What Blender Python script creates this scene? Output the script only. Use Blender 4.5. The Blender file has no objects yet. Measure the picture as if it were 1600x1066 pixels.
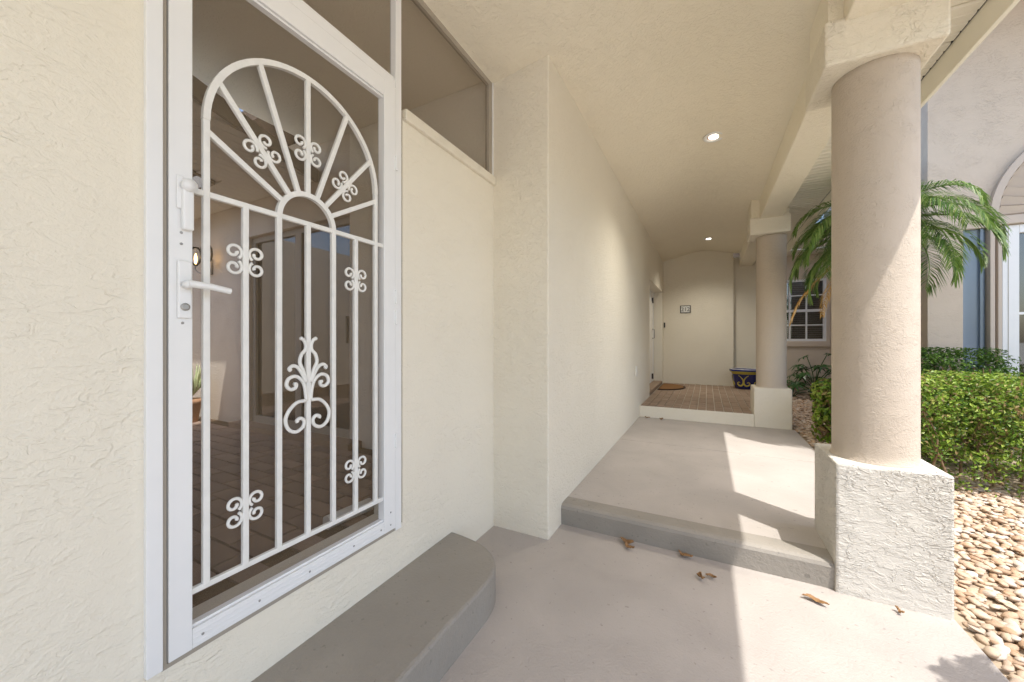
import bpy, bmesh, math, random
import numpy as np
from mathutils import Vector, Matrix, noise
R = math.radians
random.seed(7); rng = np.random.default_rng(7)
scene = bpy.context.scene
col = scene.collection

# ------------------------------------------------------------------ camera
cam_d = bpy.data.cameras.new('camera'); cam = bpy.data.objects.new('camera', cam_d); col.objects.link(cam)
cam_d.sensor_fit = 'HORIZONTAL'; cam_d.sensor_width = 36; cam_d.lens = 582 / 1600 * 36
cam_d.clip_start = 0.02; cam_d.clip_end = 2000
cam.location = (0, 0, 1.32); cam.rotation_euler = (R(90), 0, math.atan(305 / 582))
scene.camera = cam
# ------------------------------------------------------------------ sky, sun, exposure
SUN_EL = R(64); SUN_H = Vector((.83, -.557)).normalized()
world = bpy.data.worlds.new('World'); scene.world = world; world.use_nodes = True
wn = world.node_tree.nodes; bg = wn['Background']
sky = wn.new('ShaderNodeTexSky'); sky.sky_type = 'NISHITA'; sky.sun_disc = False
sky.sun_elevation = SUN_EL; sky.sun_rotation = math.atan2(SUN_H.x, SUN_H.y)
sky.air_density = 1.0; sky.dust_density = 2.5; sky.ozone_density = 1.0
world.node_tree.links.new(sky.outputs[0], bg.inputs[0]); bg.inputs[1].default_value = 0.15
sl = bpy.data.lights.new('sun', 'SUN'); sun = bpy.data.objects.new('sun', sl); col.objects.link(sun)
sl.energy = 2.15; sl.angle = R(.55); sl.color = (1, .97, .93)
sun.rotation_euler = Vector((-SUN_H.x * math.cos(SUN_EL), -SUN_H.y * math.cos(SUN_EL), -math.sin(SUN_EL))).to_track_quat('-Z', 'Y').to_euler()
sun.location = (6, -5, 12)
vs = scene.view_settings
vs.view_transform = 'Standard'; vs.look = 'None'; vs.gamma = 1; vs.exposure = 1.28
scene.cycles.use_denoising = True
scene.cycles.max_bounces = 12; scene.cycles.diffuse_bounces = 6; scene.cycles.transparent_max_bounces = 16
scene.cycles.sample_clamp_indirect = 6

# ------------------------------------------------------------------ materials
def lin(h):
    h = h.lstrip('#'); return tuple(((int(h[i:i + 2], 16) / 255 + .055) / 1.055) ** 2.4 if int(h[i:i + 2], 16) > 10 else int(h[i:i + 2], 16) / 255 / 12.92 for i in (0, 2, 4)) + (1,)
class NT:
    def __init__(s, name):
        s.m = bpy.data.materials.new(name); s.m.use_nodes = True; s.t = s.m.node_tree; s.n = s.t.nodes
        s.b = s.n['Principled BSDF']; s.o = s.n['Material Output']
    def add(s, typ, **k):
        n = s.n.new('ShaderNode' + typ)
        for a, v in k.items(): setattr(n, a, v)
        return n
    def l(s, a, b): s.t.links.new(a, b)
    def coord(s, scale=(1, 1, 1)):
        tc = s.add('TexCoord'); mp = s.add('Mapping'); s.l(tc.outputs['Object'], mp.inputs[0]); mp.inputs['Scale'].default_value = scale
        return mp.outputs[0]
    def noise(s, vec, scale, detail=3, dist=0, rough=.5):
        n = s.add('TexNoise'); s.l(vec, n.inputs['Vector']); n.inputs['Scale'].default_value = scale
        n.inputs['Detail'].default_value = detail; n.inputs['Distortion'].default_value = dist; n.inputs['Roughness'].default_value = rough
        return n.outputs['Fac']
    def ramp(s, fac, stops, interp='LINEAR'):
        r = s.add('ValToRGB'); r.color_ramp.interpolation = interp; e = r.color_ramp.elements
        while len(e) < len(stops): e.new(.5)
        for i, (p, c) in enumerate(stops):
            e[i].position = p; e[i].color = c if len(c) == 4 else (*c, 1)
        s.l(fac, r.inputs[0]); return r.outputs[0]
    def math(s, op, a, b):
        n = s.add('Math', operation=op)
        for i, v in enumerate((a, b)):
            if isinstance(v, (int, float)): n.inputs[i].default_value = v
            else: s.l(v, n.inputs[i])
        return n.outputs[0]
    def bump(s, h, dist, strength=1, prev=None):
        n = s.add('Bump'); s.l(h, n.inputs['Height']); n.inputs['Distance'].default_value = dist; n.inputs['Strength'].default_value = strength
        if prev: s.l(prev, n.inputs['Normal'])
        s.l(n.outputs[0], s.b.inputs['Normal']); return n.outputs[0]
    def mix(s, fac, a, b):
        n = s.add('Mix', data_type='RGBA')
        for i, v in ((0, fac), (6, a), (7, b)):
            if isinstance(v, (int, float, tuple)): n.inputs[i].default_value = v
            else: s.l(v, n.inputs[i])
        return n.outputs[2]
    def base(s, c, rough=.6, spec=.3):
        if isinstance(c, tuple): s.b.inputs['Base Color'].default_value = c
        else: s.l(c, s.b.inputs['Base Color'])
        s.b.inputs['Roughness'].default_value = rough; s.b.inputs['Specular IOR Level'].default_value = spec
def dk(c, f): return tuple(v * f for v in c[:3]) + (1,)

def stucco(name, c, scale=11, ridge=.005, fine=.0012, stretch=(1, 1, 2.0), dirt=.06, soft=0, flat=.15):
    k = NT(name); v = k.coord(stretch)
    n1 = k.noise(v, scale, 3, 1.1, .5)
    rid = k.ramp(n1, [(.455 - soft, (0, 0, 0)), (.50, (1, 1, 1)), (.53 + soft, (.72, .72, .72)), (.62 + soft, (.80, .80, .80))])
    n2 = k.noise(v, scale * 2.3, 3, .7)
    rid2 = k.ramp(n2, [(.47, (0, 0, 0)), (.53, (1, 1, 1)), (.60, (.7, .7, .7))])
    msk = k.ramp(k.noise(k.coord((1, 1, 1)), scale * .38, 2), [(.36, (flat, flat, flat)), (.6, (1, 1, 1))])
    h = k.math('MULTIPLY', k.math('ADD', k.math('MULTIPLY', rid, .62), k.math('MULTIPLY', rid2, .38)), msk)
    b1 = k.bump(h, ridge, .9)
    f = k.noise(k.coord(), 160, 3)
    k.bump(f, fine, .8, b1)
    big = k.noise(k.coord(), 1.3, 4)
    colr = k.mix(k.ramp(big, [(.35, (0, 0, 0)), (.7, (1, 1, 1))]), dk(c, 1 - dirt), c)
    k.base(colr, .75, .2)
    return k.m
def painted_floor(name, c, bump=.0045, scale=95, dirt=.15):
    k = NT(name); v = k.coord()
    f = k.noise(v, scale, 4, .3)
    g = k.noise(v, scale * .33, 3, .6)
    b1 = k.bump(g, bump, .5); k.bump(f, bump * .8, .7, b1)
    big = k.noise(v, 2.2, 5, .4); sp = k.noise(v, 38, 4)
    cc = k.mix(k.ramp(big, [(.3, (0, 0, 0)), (.72, (1, 1, 1))]), dk(c, 1 - dirt), dk(c, 1.03))
    cc = k.mix(k.ramp(sp, [(.295, (1, 1, 1)), (.335, (0, 0, 0))]), cc, dk(c, .72))
    k.base(cc, .62, .3)
    return k.m
def plain(name, c, rough=.5, spec=.4, var=.05, nscale=30, bump=0, metal=0):
    k = NT(name); v = k.coord(); n = k.noise(v, nscale, 3)
    k.base(k.mix(n, dk(c, 1 - var), dk(c, 1 + var * .4)), rough, spec)
    k.b.inputs['Metallic'].default_value = metal
    if bump: k.bump(n, bump, .6)
    return k.m
CREAM = (.80, .745, .625, 1)
M = {}
M['wall'] = stucco('cream_stucco', CREAM, 9, .0032, .0020, stretch=(1, 1, 1.8), dirt=.04, soft=.05, flat=.3)
M['wall_fine'] = stucco('cream_stucco_fine', CREAM, 24, .0042, .0024, stretch=(1, 1, 1.2), dirt=.03, soft=.03, flat=.75)
M['ceiling'] = stucco('ceiling_stucco', (.86, .80, .66, 1), 22, .0038, .0020, stretch=(1, 1, 1), dirt=.03, soft=.02, flat=.6)
M['pedestal'] = stucco('pedestal_stucco', (.63, .60, .54, 1), 12, .0125, .0020, (1, 1, 1.9), soft=.03)
M['capital'] = stucco('capital_stucco', (.80, .74, .61, 1), 14, .0065, .0016, (1, 1, 1.3), soft=.035, flat=.4)
M['tan'] = stucco('tan_stucco', (.54, .465, .38, 1), 34, .0022, .0026, (1, 1, 1), .03)
M['wing'] = stucco('wing_stucco', (.65, .55, .445, 1), 16, .004, .001, (1, 1, 1.4), .04)
M['court'] = stucco('courtyard_stucco', (.68, .60, .50, 1), 14, .004)
M['floor'] = painted_floor('floor_paint', (.445, .403, .365, 1))
M['taupe'] = painted_floor('taupe_paint', (.315, .288, .248, 1), .005, 80, .16)
M['white'] = plain('white_aluminium', (.80, .80, .79, 1), .35, .5, .04, 12)
M['white_bar'] = plain('white_iron', (.80, .79, .75, 1), .45, .5, .16, 28, .0008)
M['trim'] = plain('beige_trim', (.56, .48, .40, 1), .6, .3)
M['fascia'] = plain('fascia_paint', (.84, .81, .70, 1), .5, .3, .04, 6)
M['soffit'] = plain('vinyl_soffit', (.80, .77, .69, 1), .5, .3, .03)
M['greymetal'] = plain('grey_metal', (.36, .32, .26, 1), .55, .4, .06)
M['dark'] = plain('dark_metal', (.03, .028, .025, 1), .4, .5)
M['steel'] = plain('steel_screw', (.35, .34, .32, 1), .4, .5, metal=.6)
M['gap_shade'] = plain('painted_gap_shade', (.06, .055, .05, 1), .8, .1)  # near-black colour painting in the shade of the jamb gap and behind the blinds
M['room'] = plain('room_interior', (.30, .27, .23, 1), .8, .1)
M['grit'] = plain('tan_grit', (.46, .37, .27, 1), .95, .05, .4, 20, .01)
M['soil'] = plain('dark_soil', (.13, .09, .06, 1), .95, .05, .4, 20, .01)
M['mortar'] = plain('mortar', (.58, .52, .44, 1), .9, .1, .15, 40, .002)
M['blind'] = plain('blind_slat', (.45, .45, .44, 1), .5, .3)
M['bluepane'] = plain('blue_grey_panel', (.20, .26, .33, 1), .12, .6, .04, 3)
M['asphalt'] = plain('roof_shingle', (.16, .12, .09, 1), .9, .1, .3, 25, .01)
M['bark'] = plain('palm_bark', (.17, .12, .08, 1), .95, .1, .5, 45, .02)
M['twig'] = plain('twig', (.25, .17, .10, 1), .9, .1, .3, 50, .004)
M['mat'] = plain('coir_mat', (.24, .13, .06, 1), .95, .05, .4, 160, .006)
M['matborder'] = plain('mat_border', (.05, .03, .02, 1), .9, .1)
M['plasticwhite'] = plain('white_plastic', (.75, .72, .66, 1), .4, .4)

def brick_mat(name, c1, c2):
    k = NT(name); oi = k.add('ObjectInfo'); v = k.coord(); n = k.noise(v, 60, 4); big = k.noise(v, 3, 3)
    cc = k.mix(oi.outputs['Random'], c1, c2)
    cc = k.mix(k.math('MULTIPLY', n, .5), cc, dk(c1, .7)); cc = k.mix(k.ramp(big, [(.45, (0, 0, 0)), (.75, (.5, .5, .5))]), cc, dk(c2, .75))
    k.base(cc, .8, .2); k.bump(n, .003, .7); return k.m
M['brick'] = brick_mat('porch_brick', (.36, .265, .195, 1), (.29, .21, .15, 1))
M['paver'] = brick_mat('courtyard_paver', (.36, .26, .20, 1), (.22, .16, .13, 1))
def pebble_mat():
    k = NT('river_pebble'); oi = k.add('ObjectInfo'); ge = k.add('NewGeometry')
    r = k.math('FRACT', k.math('ADD', oi.outputs['Random'], ge.outputs['Random Per Island']), 0)
    c = k.ramp(r, [(0, (.62, .57, .49)), (.16, (.48, .36, .25)), (.32, (.60, .48, .36)), (.46, (.40, .24, .13)), (.58, (.57, .52, .46)), (.74, (.52, .37, .26)), (.88, (.30, .18, .10)), (1, (.68, .65, .59))])
    n = k.noise(k.coord(), 55, 4, .6)
    k.base(k.mix(k.ramp(n, [(.35, (0, 0, 0)), (.75, (.75, .75, .75))]), c, (.48, .35, .24, 1)), .55, .35); k.bump(n, .002, .5)
    return k.m
M['pebble'] = pebble_mat()
def leaf_mat(name, cols, trans=.35, rough=.4):
    k = NT(name); ge = k.add('NewGeometry'); c = k.ramp(ge.outputs['Random Per Island'], cols)
    k.base(c, rough, .4)
    tr = k.add('BsdfTranslucent'); k.l(c, tr.inputs[0]); mx = k.add('MixShader'); mx.inputs[0].default_value = trans
    k.l(k.b.outputs[0], mx.inputs[1]); k.l(tr.outputs[0], mx.inputs[2]); k.l(mx.outputs[0], k.o.inputs[0])
    return k.m
M['hedge'] = leaf_mat('hedge_leaf', [(0, (.05, .11, .015)), (.3, (.15, .26, .03)), (.6, (.26, .38, .045)), (.82, (.40, .50, .10)), (.92, (.40, .30, .14)), (1, (.22, .14, .06))])
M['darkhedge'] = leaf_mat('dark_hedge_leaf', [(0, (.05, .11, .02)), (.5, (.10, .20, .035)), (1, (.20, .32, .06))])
M['palm'] = leaf_mat('palm_leaf', [(0, (.07, .15, .035)), (.5, (.15, .245, .055)), (1, (.28, .35, .11))], .35)
M['palmdead'] = leaf_mat('dead_palm_leaf', [(0, (.45, .24, .05)), (1, (.55, .38, .18))], .3)
M['philo'] = leaf_mat('philodendron_leaf', [(0, (.03, .08, .02)), (1, (.05, .13, .03))], .15, .3)
M['dryleaf'] = leaf_mat('dry_leaf', [(0, (.17, .08, .03)), (.5, (.28, .15, .06)), (1, (.42, .27, .13))], .1, .7)
M['cactus'] = leaf_mat('agave_leaf', [(0, (.35, .42, .20)), (1, (.45, .48, .25))], .1)

def screen_mat():
    k = NT('insect_screen_mesh'); n = k.noise(k.coord(), 7, 4, .2)
    k.base(k.mix(n, (.20, .145, .085, 1), (.25, .185, .115, 1)), .8, .1)
    tr = k.add('BsdfTransparent'); mx = k.add('MixShader'); mx.inputs[0].default_value = .17
    k.l(tr.outputs[0], mx.inputs[1]); k.l(k.b.outputs[0], mx.inputs[2]); k.l(mx.outputs[0], k.o.inputs[0]); return k.m
M['screen'] = screen_mat()
def glass_mat(tint, refl=.05):
    k = NT('window_glass'); tr = k.add('BsdfTransparent'); tr.inputs[0].default_value = tint
    gl = k.add('BsdfGlossy'); gl.inputs['Roughness'].default_value = .01
    lw = k.add('Fresnel'); lw.inputs[0].default_value = 1.5; mx = k.add('MixShader')
    k.l(k.math('ADD', lw.outputs[0], refl), mx.inputs[0]); k.l(tr.outputs[0], mx.inputs[1]); k.l(gl.outputs[0], mx.inputs[2]); k.l(mx.outputs[0], k.o.inputs[0]); return k.m
M['glass'] = glass_mat((.55, .57, .56, 1), .10)
M['clear'] = glass_mat((.95, .95, .93, 1), .0)
def emit(name, c, s):
    k = NT(name); e = k.add('Emission'); e.inputs[0].default_value = c; e.inputs[1].default_value = s; k.l(e.outputs[0], k.o.inputs[0]); return k.m
M['lamp'] = emit('lamp_lens', (1, .93, .80, 1), 3.0)
M['bulb'] = emit('sconce_bulb', (1, .62, .25, 1), 4.0)
def pot_mat():
    k = NT('talavera_glaze'); tc = k.add('TexCoord'); sp = k.add('SeparateXYZ'); k.l(tc.outputs['Object'], sp.inputs[0])
    z = sp.outputs[2]
    body = (.02, .025, .13, 1)
    zr = k.math('DIVIDE', z, .42)
    c = k.ramp(zr, [(0, body), (.72, body), (.74, (.52, .42, .06)), (.86, (.45, .42, .10)), (.88, (.01, .02, .14)), (.965, (.01, .02, .14)), (.97, (.78, .76, .72))], 'CONSTANT')
    k.base(c, .15, .6); return k.m
M['pot'] = pot_mat()
M['potyellow'] = plain('yellow_glaze', (.60, .50, .10, 1), .15, .6)
M['potred'] = plain('maroon_glaze', (.25, .04, .05, 1), .15, .6)
M['potwhite'] = plain('white_glaze', (.75, .74, .70, 1), .15, .6)
M['terracotta'] = plain('terracotta', (.45, .26, .15, 1), .8, .2)
M['lawn'] = plain('pale_paving', (.55, .52, .46, 1), .9, .1, .15, 2)

# ------------------------------------------------------------------ mesh helpers
class MB:
    def __init__(s): s.v = []; s.f = []
    def box(s, x0, x1, y0, y1, z0, z1):
        o = len(s.v)
        s.v += [(x0, y0, z0), (x1, y0, z0), (x1, y1, z0), (x0, y1, z0), (x0, y0, z1), (x1, y0, z1), (x1, y1, z1), (x0, y1, z1)]
        s.f += [tuple(o + i for i in q) for q in ((0, 3, 2, 1), (4, 5, 6, 7), (0, 1, 5, 4), (1, 2, 6, 5), (2, 3, 7, 6), (3, 0, 4, 7))]
        return s
    def prism(s, poly, z0, z1):
        o = len(s.v); n = len(poly)
        s.v += [(x, y, z0) for x, y in poly] + [(x, y, z1) for x, y in poly]
        s.f.append(tuple(o + i for i in reversed(range(n)))); s.f.append(tuple(o + n + i for i in range(n)))
        s.f += [(o + i, o + (i + 1) % n, o + n + (i + 1) % n, o + n + i) for i in range(n)]
        return s
    def prism_y(s, poly, y0, y1):          # poly in X,Z
        o = len(s.v); n = len(poly)
        s.v += [(x, y0, z) for x, z in poly] + [(x, y1, z) for x, z in poly]
        s.f.append(tuple(o + i for i in range(n))); s.f.append(tuple(o + n + i for i in reversed(range(n))))
        s.f += [(o + (i + 1) % n, o + i, o + n + i, o + n + (i + 1) % n) for i in range(n)]
        return s
    def tube(s, pts, rad, seg=8, cap=True):
        pts = [Vector(p) for p in pts]; o = len(s.v); n = len(pts); up = None
        for i, p in enumerate(pts):
            t = (pts[min(i + 1, n - 1)] - pts[max(i - 1, 0)]).normalized()
            if up is None:
                up = t.orthogonal().normalized()
            up = (up - t * up.dot(t)).normalized(); b = t.cross(up)
            r = rad[i] if isinstance(rad, (list, tuple)) else rad
            for j in range(seg):
                a = 2 * math.pi * j / seg; s.v.append(tuple(p + (up * math.cos(a) + b * math.sin(a)) * r))
        for i in range(n - 1):
            for j in range(seg):
                a = o + i * seg + j; b2 = o + i * seg + (j + 1) % seg; s.f.append((a, b2, b2 + seg, a + seg))
        if cap:
            s.f.append(tuple(o + j for j in reversed(range(seg)))); s.f.append(tuple(o + (n - 1) * seg + j for j in range(seg)))
        return s
    def lathe(s, prof, cx=0, cy=0, seg=32):
        o = len(s.v); n = len(prof)
        for r, z in prof:
            for j in range(seg):
                a = 2 * math.pi * j / seg; s.v.append((cx + r * math.cos(a), cy + r * math.sin(a), z))
        for i in range(n - 1):
            for j in range(seg):
                a = o + i * seg + j; b = o + i * seg + (j + 1) % seg; s.f.append((a, b, b + seg, a + seg))
        s.f.append(tuple(o + j for j in reversed(range(seg)))); s.f.append(tuple(o + (n - 1) * seg + j for j in range(seg)))
        return s
    def sweep(s, pts, w, d, nrm):          # flat/square bar along pts, nrm = depth direction
        pts = [Vector(p) for p in pts]; nrm = Vector(nrm); o = len(s.v); n = len(pts)
        for i, p in enumerate(pts):
            t = (pts[min(i + 1, n - 1)] - pts[max(i - 1, 0)]).normalized(); b = t.cross(nrm).normalized()
            for q, e in ((-1, -1), (1, -1), (1, 1), (-1, 1)): s.v.append(tuple(p + b * q * w / 2 + nrm * e * d / 2))
        for i in range(n - 1):
            for j in range(4):
                a = o + i * 4 + j; b2 = o + i * 4 + (j + 1) % 4; s.f.append((a, b2, b2 + 4, a + 4))
        s.f.append((o + 3, o + 2, o + 1, o)); s.f.append(tuple(o + (n - 1) * 4 + j for j in range(4)))
        return s
    def mesh(s, name, mat, smooth=False, bevel=0, origin=(0, 0, 0)):
        me = bpy.data.meshes.new(name); ox, oy, oz = origin
        me.from_pydata([(x - ox, y - oy, z - oz) for x, y, z in s.v], [], s.f)
        bm = bmesh.new(); bm.from_mesh(me); bmesh.ops.recalc_face_normals(bm, faces=bm.faces)
        if bevel:
            es = [e for e in bm.edges if len(e.link_faces) == 2 and e.calc_face_angle(0) > .6]
            bmesh.ops.bevel(bm, geom=es, offset=bevel, segments=2, affect='EDGES', profile=.5, clamp_overlap=True)
        bm.to_mesh(me); bm.free(); me.materials.append(mat)
        if smooth:
            for p in me.polygons: p.use_smooth = True
        return me
    def build(s, name, mat, parent=None, smooth=False, bevel=0, origin=(0, 0, 0)):
        return link(name, s.mesh(name, mat, smooth, bevel, origin), parent, origin)
def link(name, me, parent=None, loc=(0, 0, 0), rot=None):
    o = bpy.data.objects.new(name, me); col.objects.link(o); o.location = loc
    if rot: o.rotation_euler = rot
    if parent is not None: setpar(o, parent)
    return o
def wmat(o):
    m = Matrix.LocRotScale(o.location, o.rotation_euler, o.scale)
    return wmat(o.parent) @ o.matrix_parent_inverse @ m if o.parent else m
def setpar(o, p):
    o.parent = p; o.matrix_parent_inverse = wmat(p).inverted()
def tag(o, label=None, cat=None, group=None, kind=None):
    for k, v in (('label', label), ('category', cat), ('group', group), ('kind', kind)):
        if v: o[k] = v
    return o
def thing(name, loc, label, cat, group=None):
    o = bpy.data.objects.new(name, None); col.objects.link(o); o.location = loc; o.empty_display_size = .1
    return tag(o, label, cat, group)
def box(*a): return MB().box(*a)
def catmull(P, n=8):
    P = [Vector(p) for p in P]; Q = [P[0] * 2 - P[1]] + P + [P[-1] * 2 - P[-2]]; out = []
    for i in range(1, len(Q) - 2):
        for j in range(n):
            t = j / n; a, b, c, d = Q[i - 1:i + 3]
            out.append(.5 * ((2 * b) + (c - a) * t + (2 * a - 5 * b + 4 * c - d) * t * t + (3 * b - a - 3 * c + d) * t ** 3))
    out.append(P[-1]); return out

XW, XC, YP1, YB = -1.354, -.932, 2.30, 9.6
ZL, ZP, ZI = .147, .320, .39
# ------------------------------------------------------------------ ground, walks
gsz = 400
gm = MB(); gm.v = [(-gsz, -gsz, -.12), (gsz, -gsz, -.12), (gsz, gsz, -.12), (-gsz, gsz, -.12)]; gm.f = [(0, 1, 2, 3)]
tag(gm.build('ground', M['lawn']), 'pale ground stretching away around the house', 'ground', kind='structure')
walk = box(XW, 1.04, -3.5, 2.56, -.1, 0).build('entry_walk', M['floor'], bevel=.004)
tag(walk, 'painted pinkish beige concrete walk in front of the screen door', 'walk', kind='structure')
land = thing('landing', (0, 4.2, 0), 'raised painted concrete landing between the step and the brick porch', 'landing'); land['kind'] = 'structure'
box(XC, 1.025, 2.68, 4.547, -.05, ZL).build('slab', M['floor'], land, bevel=.004)
box(XC, 1.025, 4.557, 6.062, -.05, ZL).build('slab', M['floor'], land, bevel=.004)
nz = MB(); prof = [(2.545, 0.0), (2.537, ZL - .03), (2.545, ZL - .012), (2.562, ZL - .002), (2.585, ZL + .001), (2.684, ZL + .001), (2.684, -.05), (2.55, -.05)]
xs = np.linspace(XC, .60, 24)
o_ = 0
for i, x in enumerate(xs):
    w = .004 * noise.noise((x * 3, 1, 1)); nz.v += [(x, y + w, z) for y, z in prof]
for i in range(len(xs) - 1):
    for j in range(len(prof)):
        a = i * 8 + j; b = i * 8 + (j + 1) % 8; nz.f.append((a, b, b + 8, a + 8))
nz.f.append(tuple(range(8))); nz.f.append(tuple((len(xs) - 1) * 8 + j for j in reversed(range(8))))
tag(nz.build('step_edge', M['taupe'], land, smooth=False), 'dark taupe painted step edge')

# porch platform with bricks
plat = box(XC, .56, 6.062, YB, .0, ZP - .012).build('porch_platform', M['mortar'])
tag(plat, 'brick paved porch platform before the entry door', 'porch', kind='structure')
box(XC, .5665, 6.045, 6.066, .10, ZP - .004).build('riser', M['wall_fine'], plat, bevel=.004)
box(.5605, .98, 6.52, YB + .1, .0, ZP - .012).build('porch_side', M['mortar'], plat)
bw, bl, g = .1135, .212, .010
bm_ = [MB().box(-(bw - g) / 2, (bw - g) / 2, -(bl - g) / 2, (bl - g) / 2, -.03, 0).mesh('brick', M['brick'])]
nb = 0
ycur = 6.066
for r_ in range(17):
    for c_ in range(17):
        x = XC + .01 + bw * (c_ + .5); off = (bl / 2 if c_ % 2 else 0)
        y = 6.07 + bl * (r_ + .5) - off
        y0, y1 = max(y - bl / 2, 6.07), min(y + bl / 2, YB - .002)
        if y1 - y0 < .05 or (x > .52 and y < 6.55): continue
        if y1 - y0 > bl - .01: link('brick', bm_[0], plat, (x, y, ZP + random.uniform(-.0015, .0015)), (0, 0, random.uniform(-.006, .006)))
        else: box(x - (bw - g) / 2, x + (bw - g) / 2, y0 + g / 2, y1 - g / 2, ZP - .03, ZP).build('brick', M['brick'], plat)

# ------------------------------------------------------------------ house
house = thing('house', (-2.5, 5.5, 0), 'cream stucco house with covered porch, recessed entry door and screened courtyard', 'house')
# door wall (facing +X), pieces round the door and transom openings
dw = MB()
dw.box(XW - .2, XW, -3.5, .431, -.1, 3.3)
dw.box(XW - .2, XW, .431, 1.400, -.1, .410)
dw.box(XW - .2, XW, 1.400, YP1, -.1, 2.428)
d_ = dw.build('wall', M['wall'], house); d_['label'] = 'cream stucco wall around the white screen door'
box(XW - .18, XW + .022, 1.405, YP1 - .001, 2.428, 2.486).build('window_sill', M['wall_fine'], house, bevel=.006)
# corridor / slider wall, L plan with rounded arris
def arc(cx, cy, r, a0, a1, n=4): return [(cx + r * math.cos(R(a0 + (a1 - a0) * i / n)), cy + r * math.sin(R(a0 + (a1 - a0) * i / n))) for i in range(n + 1)]
DY0, DY1, DZ = 7.19, 9.38, 2.46
Lp = [(-2.86, YP1)] + arc(XC - .012, YP1 + .012, .012, -90, 0) + [(XC, DY0), (XC - .13, DY0), (XC - .13, 2.5), (-2.86, 2.5)]
cw = MB().prism(Lp, -.1, 3.3).build('wall', M['wall_fine'], house); cw['label'] = 'long cream stucco wall beside the landing'
w2 = MB(); w2.box(XC - .3, XC, DY1, YB, -.1, 3.3); w2.box(XC - .3, XC, DY0, DY1, DZ, 3.3)
w2.build('wall', M['wall_fine'], house)
# back wall with ceiling-shaped top, recess
CE = [(-1.40, 3.155), (-.932, 3.22), (-.70, 3.275), (-.45, 3.335), (-.30, 3.366), (-.18, 3.383), (-.08, 3.386), (.02, 3.378), (.15, 3.355), (.35, 3.305), (.70, 3.235)]
bwall = MB().box(XC - .3, .515, YB, YB + .3, -.1, 3.45).build('wall', M['wall_fine'], house); bwall['label'] = 'cream end wall carrying the house number'
YWW = 9.75
ww = MB()
WX0, WX1, WZ0, WZ1 = 1.02, 2.17, 1.315, 2.62
box(.515, WX0 - .0005, YWW, YWW + .25, -.1, 3.2).build('wall', M['wall_fine'], house)
ww.box(WX1, 2.9, YWW, YWW + .25, -.1, 3.2)
ww.box(WX0, WX1, YWW, YWW + .25, -.1, WZ0); ww.box(WX0, WX1, YWW, YWW + .25, WZ1, 3.2)
w_ = ww.build('wall', M['wing'], house); w_['label'] = 'shaded garden wall with blind-covered window'
# porch ceiling
cm = MB(); ys = np.linspace(-3.5, YB, 28)
for y in ys: cm.v += [(x, y, z) for x, z in CE]
nC = len(CE)
for i in range(len(ys) - 1):
    for j in range(nC - 1): a = i * nC + j; cm.f.append((a, a + 1, a + nC + 1, a + nC))
nv = len(cm.v)
c_ = cm.build('ceiling', M['ceiling'], house, smooth=True)
# beam
BX0, BX1, BZ = .637, .897, 2.985
box(BX0, BX1, -3.5, YWW, BZ, 3.40).build('beam', M['ceiling'], house, bevel=.008)
# soffit, fascia, roof
sf = box(BX1 - .02, 1.315, -3.5, YWW, 3.125, 3.15).build('soffit', M['soffit'], house)
pm = box(BX1 + .001, 1.292, 0, .0765, 3.100, 3.124).mesh('soffit_panel', M['soffit'])
bmh = bmesh.new(); bmh.from_mesh(pm); bmesh.ops.bevel(bmh, geom=[e for e in bmh.edges if abs(e.verts[0].co.y - e.verts[1].co.y) < 1e-5 and abs(e.verts[0].co.z - 3.1) < 1e-4 and abs(e.verts[1].co.z - 3.1) < 1e-4], offset=.010, segments=1, affect='EDGES'); bmh.to_mesh(pm); bmh.free()
y = .9; i = 0
while y < YWW - .1:
    link('soffit_panel', pm, sf, (0, y, 0)); i += 1; y += .0785 if i % 4 else .092
fa = box(1.300, 1.325, -3.52, YWW - .02, 2.945, 3.30).build('fascia', M['fascia'], house, bevel=.004)
box(1.295, 1.2995, -3.5, YWW - .03, 3.104, 3.118).build('soffit_channel', M['dark'], fa)
rf = MB().box(XC - .05, 1.318, -3.52, YWW + .2, 3.42, 3.52)
rf.box(-9, XC - .051, 1.9, 13, 3.32, 3.45)
rf.box(-3.35, XW + .3, -3.5, 1.89, 3.46, 3.52)
rf.box(-3.35, XW - .02, -3.5, 1.75, 3.30, 3.41)
rf.box(.5, 3.0, YWW - .5, 13, 3.53, 3.63)
rf.build('roof', M['asphalt'], house)
box(1.33, 2.215, YWW - .55, YWW - .001, 3.13, 3.15).build('soffit', M['soffit'], house)
# recessed entry door
dr = box(XC - .225, XC - .185, DY0 + .03, DY1 - .05, ZP + .07, DZ - .03).build('entry_door', M['white'], house); dr['label'] = 'white framed entry door in the recess'
box(XC - .1849, XC - .175, DY0 + .35, DY1 - .35, ZP + .3, DZ - .25).build('panel', M['plasticwhite'], dr)
for z0, z1 in ((2.18, 2.30), (.46, .58)): box(XC - .1849, XC - .15, DY1 - .42, DY1 - .36, z0, z1).build('hinge', M['dark'], dr)
MB().tube([(XC - .18, DY1 - .4, 1.38), (XC - .13, DY1 - .4, 1.39), (XC - .13, DY1 - .4, 1.58), (XC - .18, DY1 - .4, 1.59)], .012).build('handle', M['steel'], dr, True)
box(XC - .28, XC - .004, DY0 + .002, DY1 - .002, ZP - .01, ZP + .065).build('threshold', M['brick'], house, bevel=.004)
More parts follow.
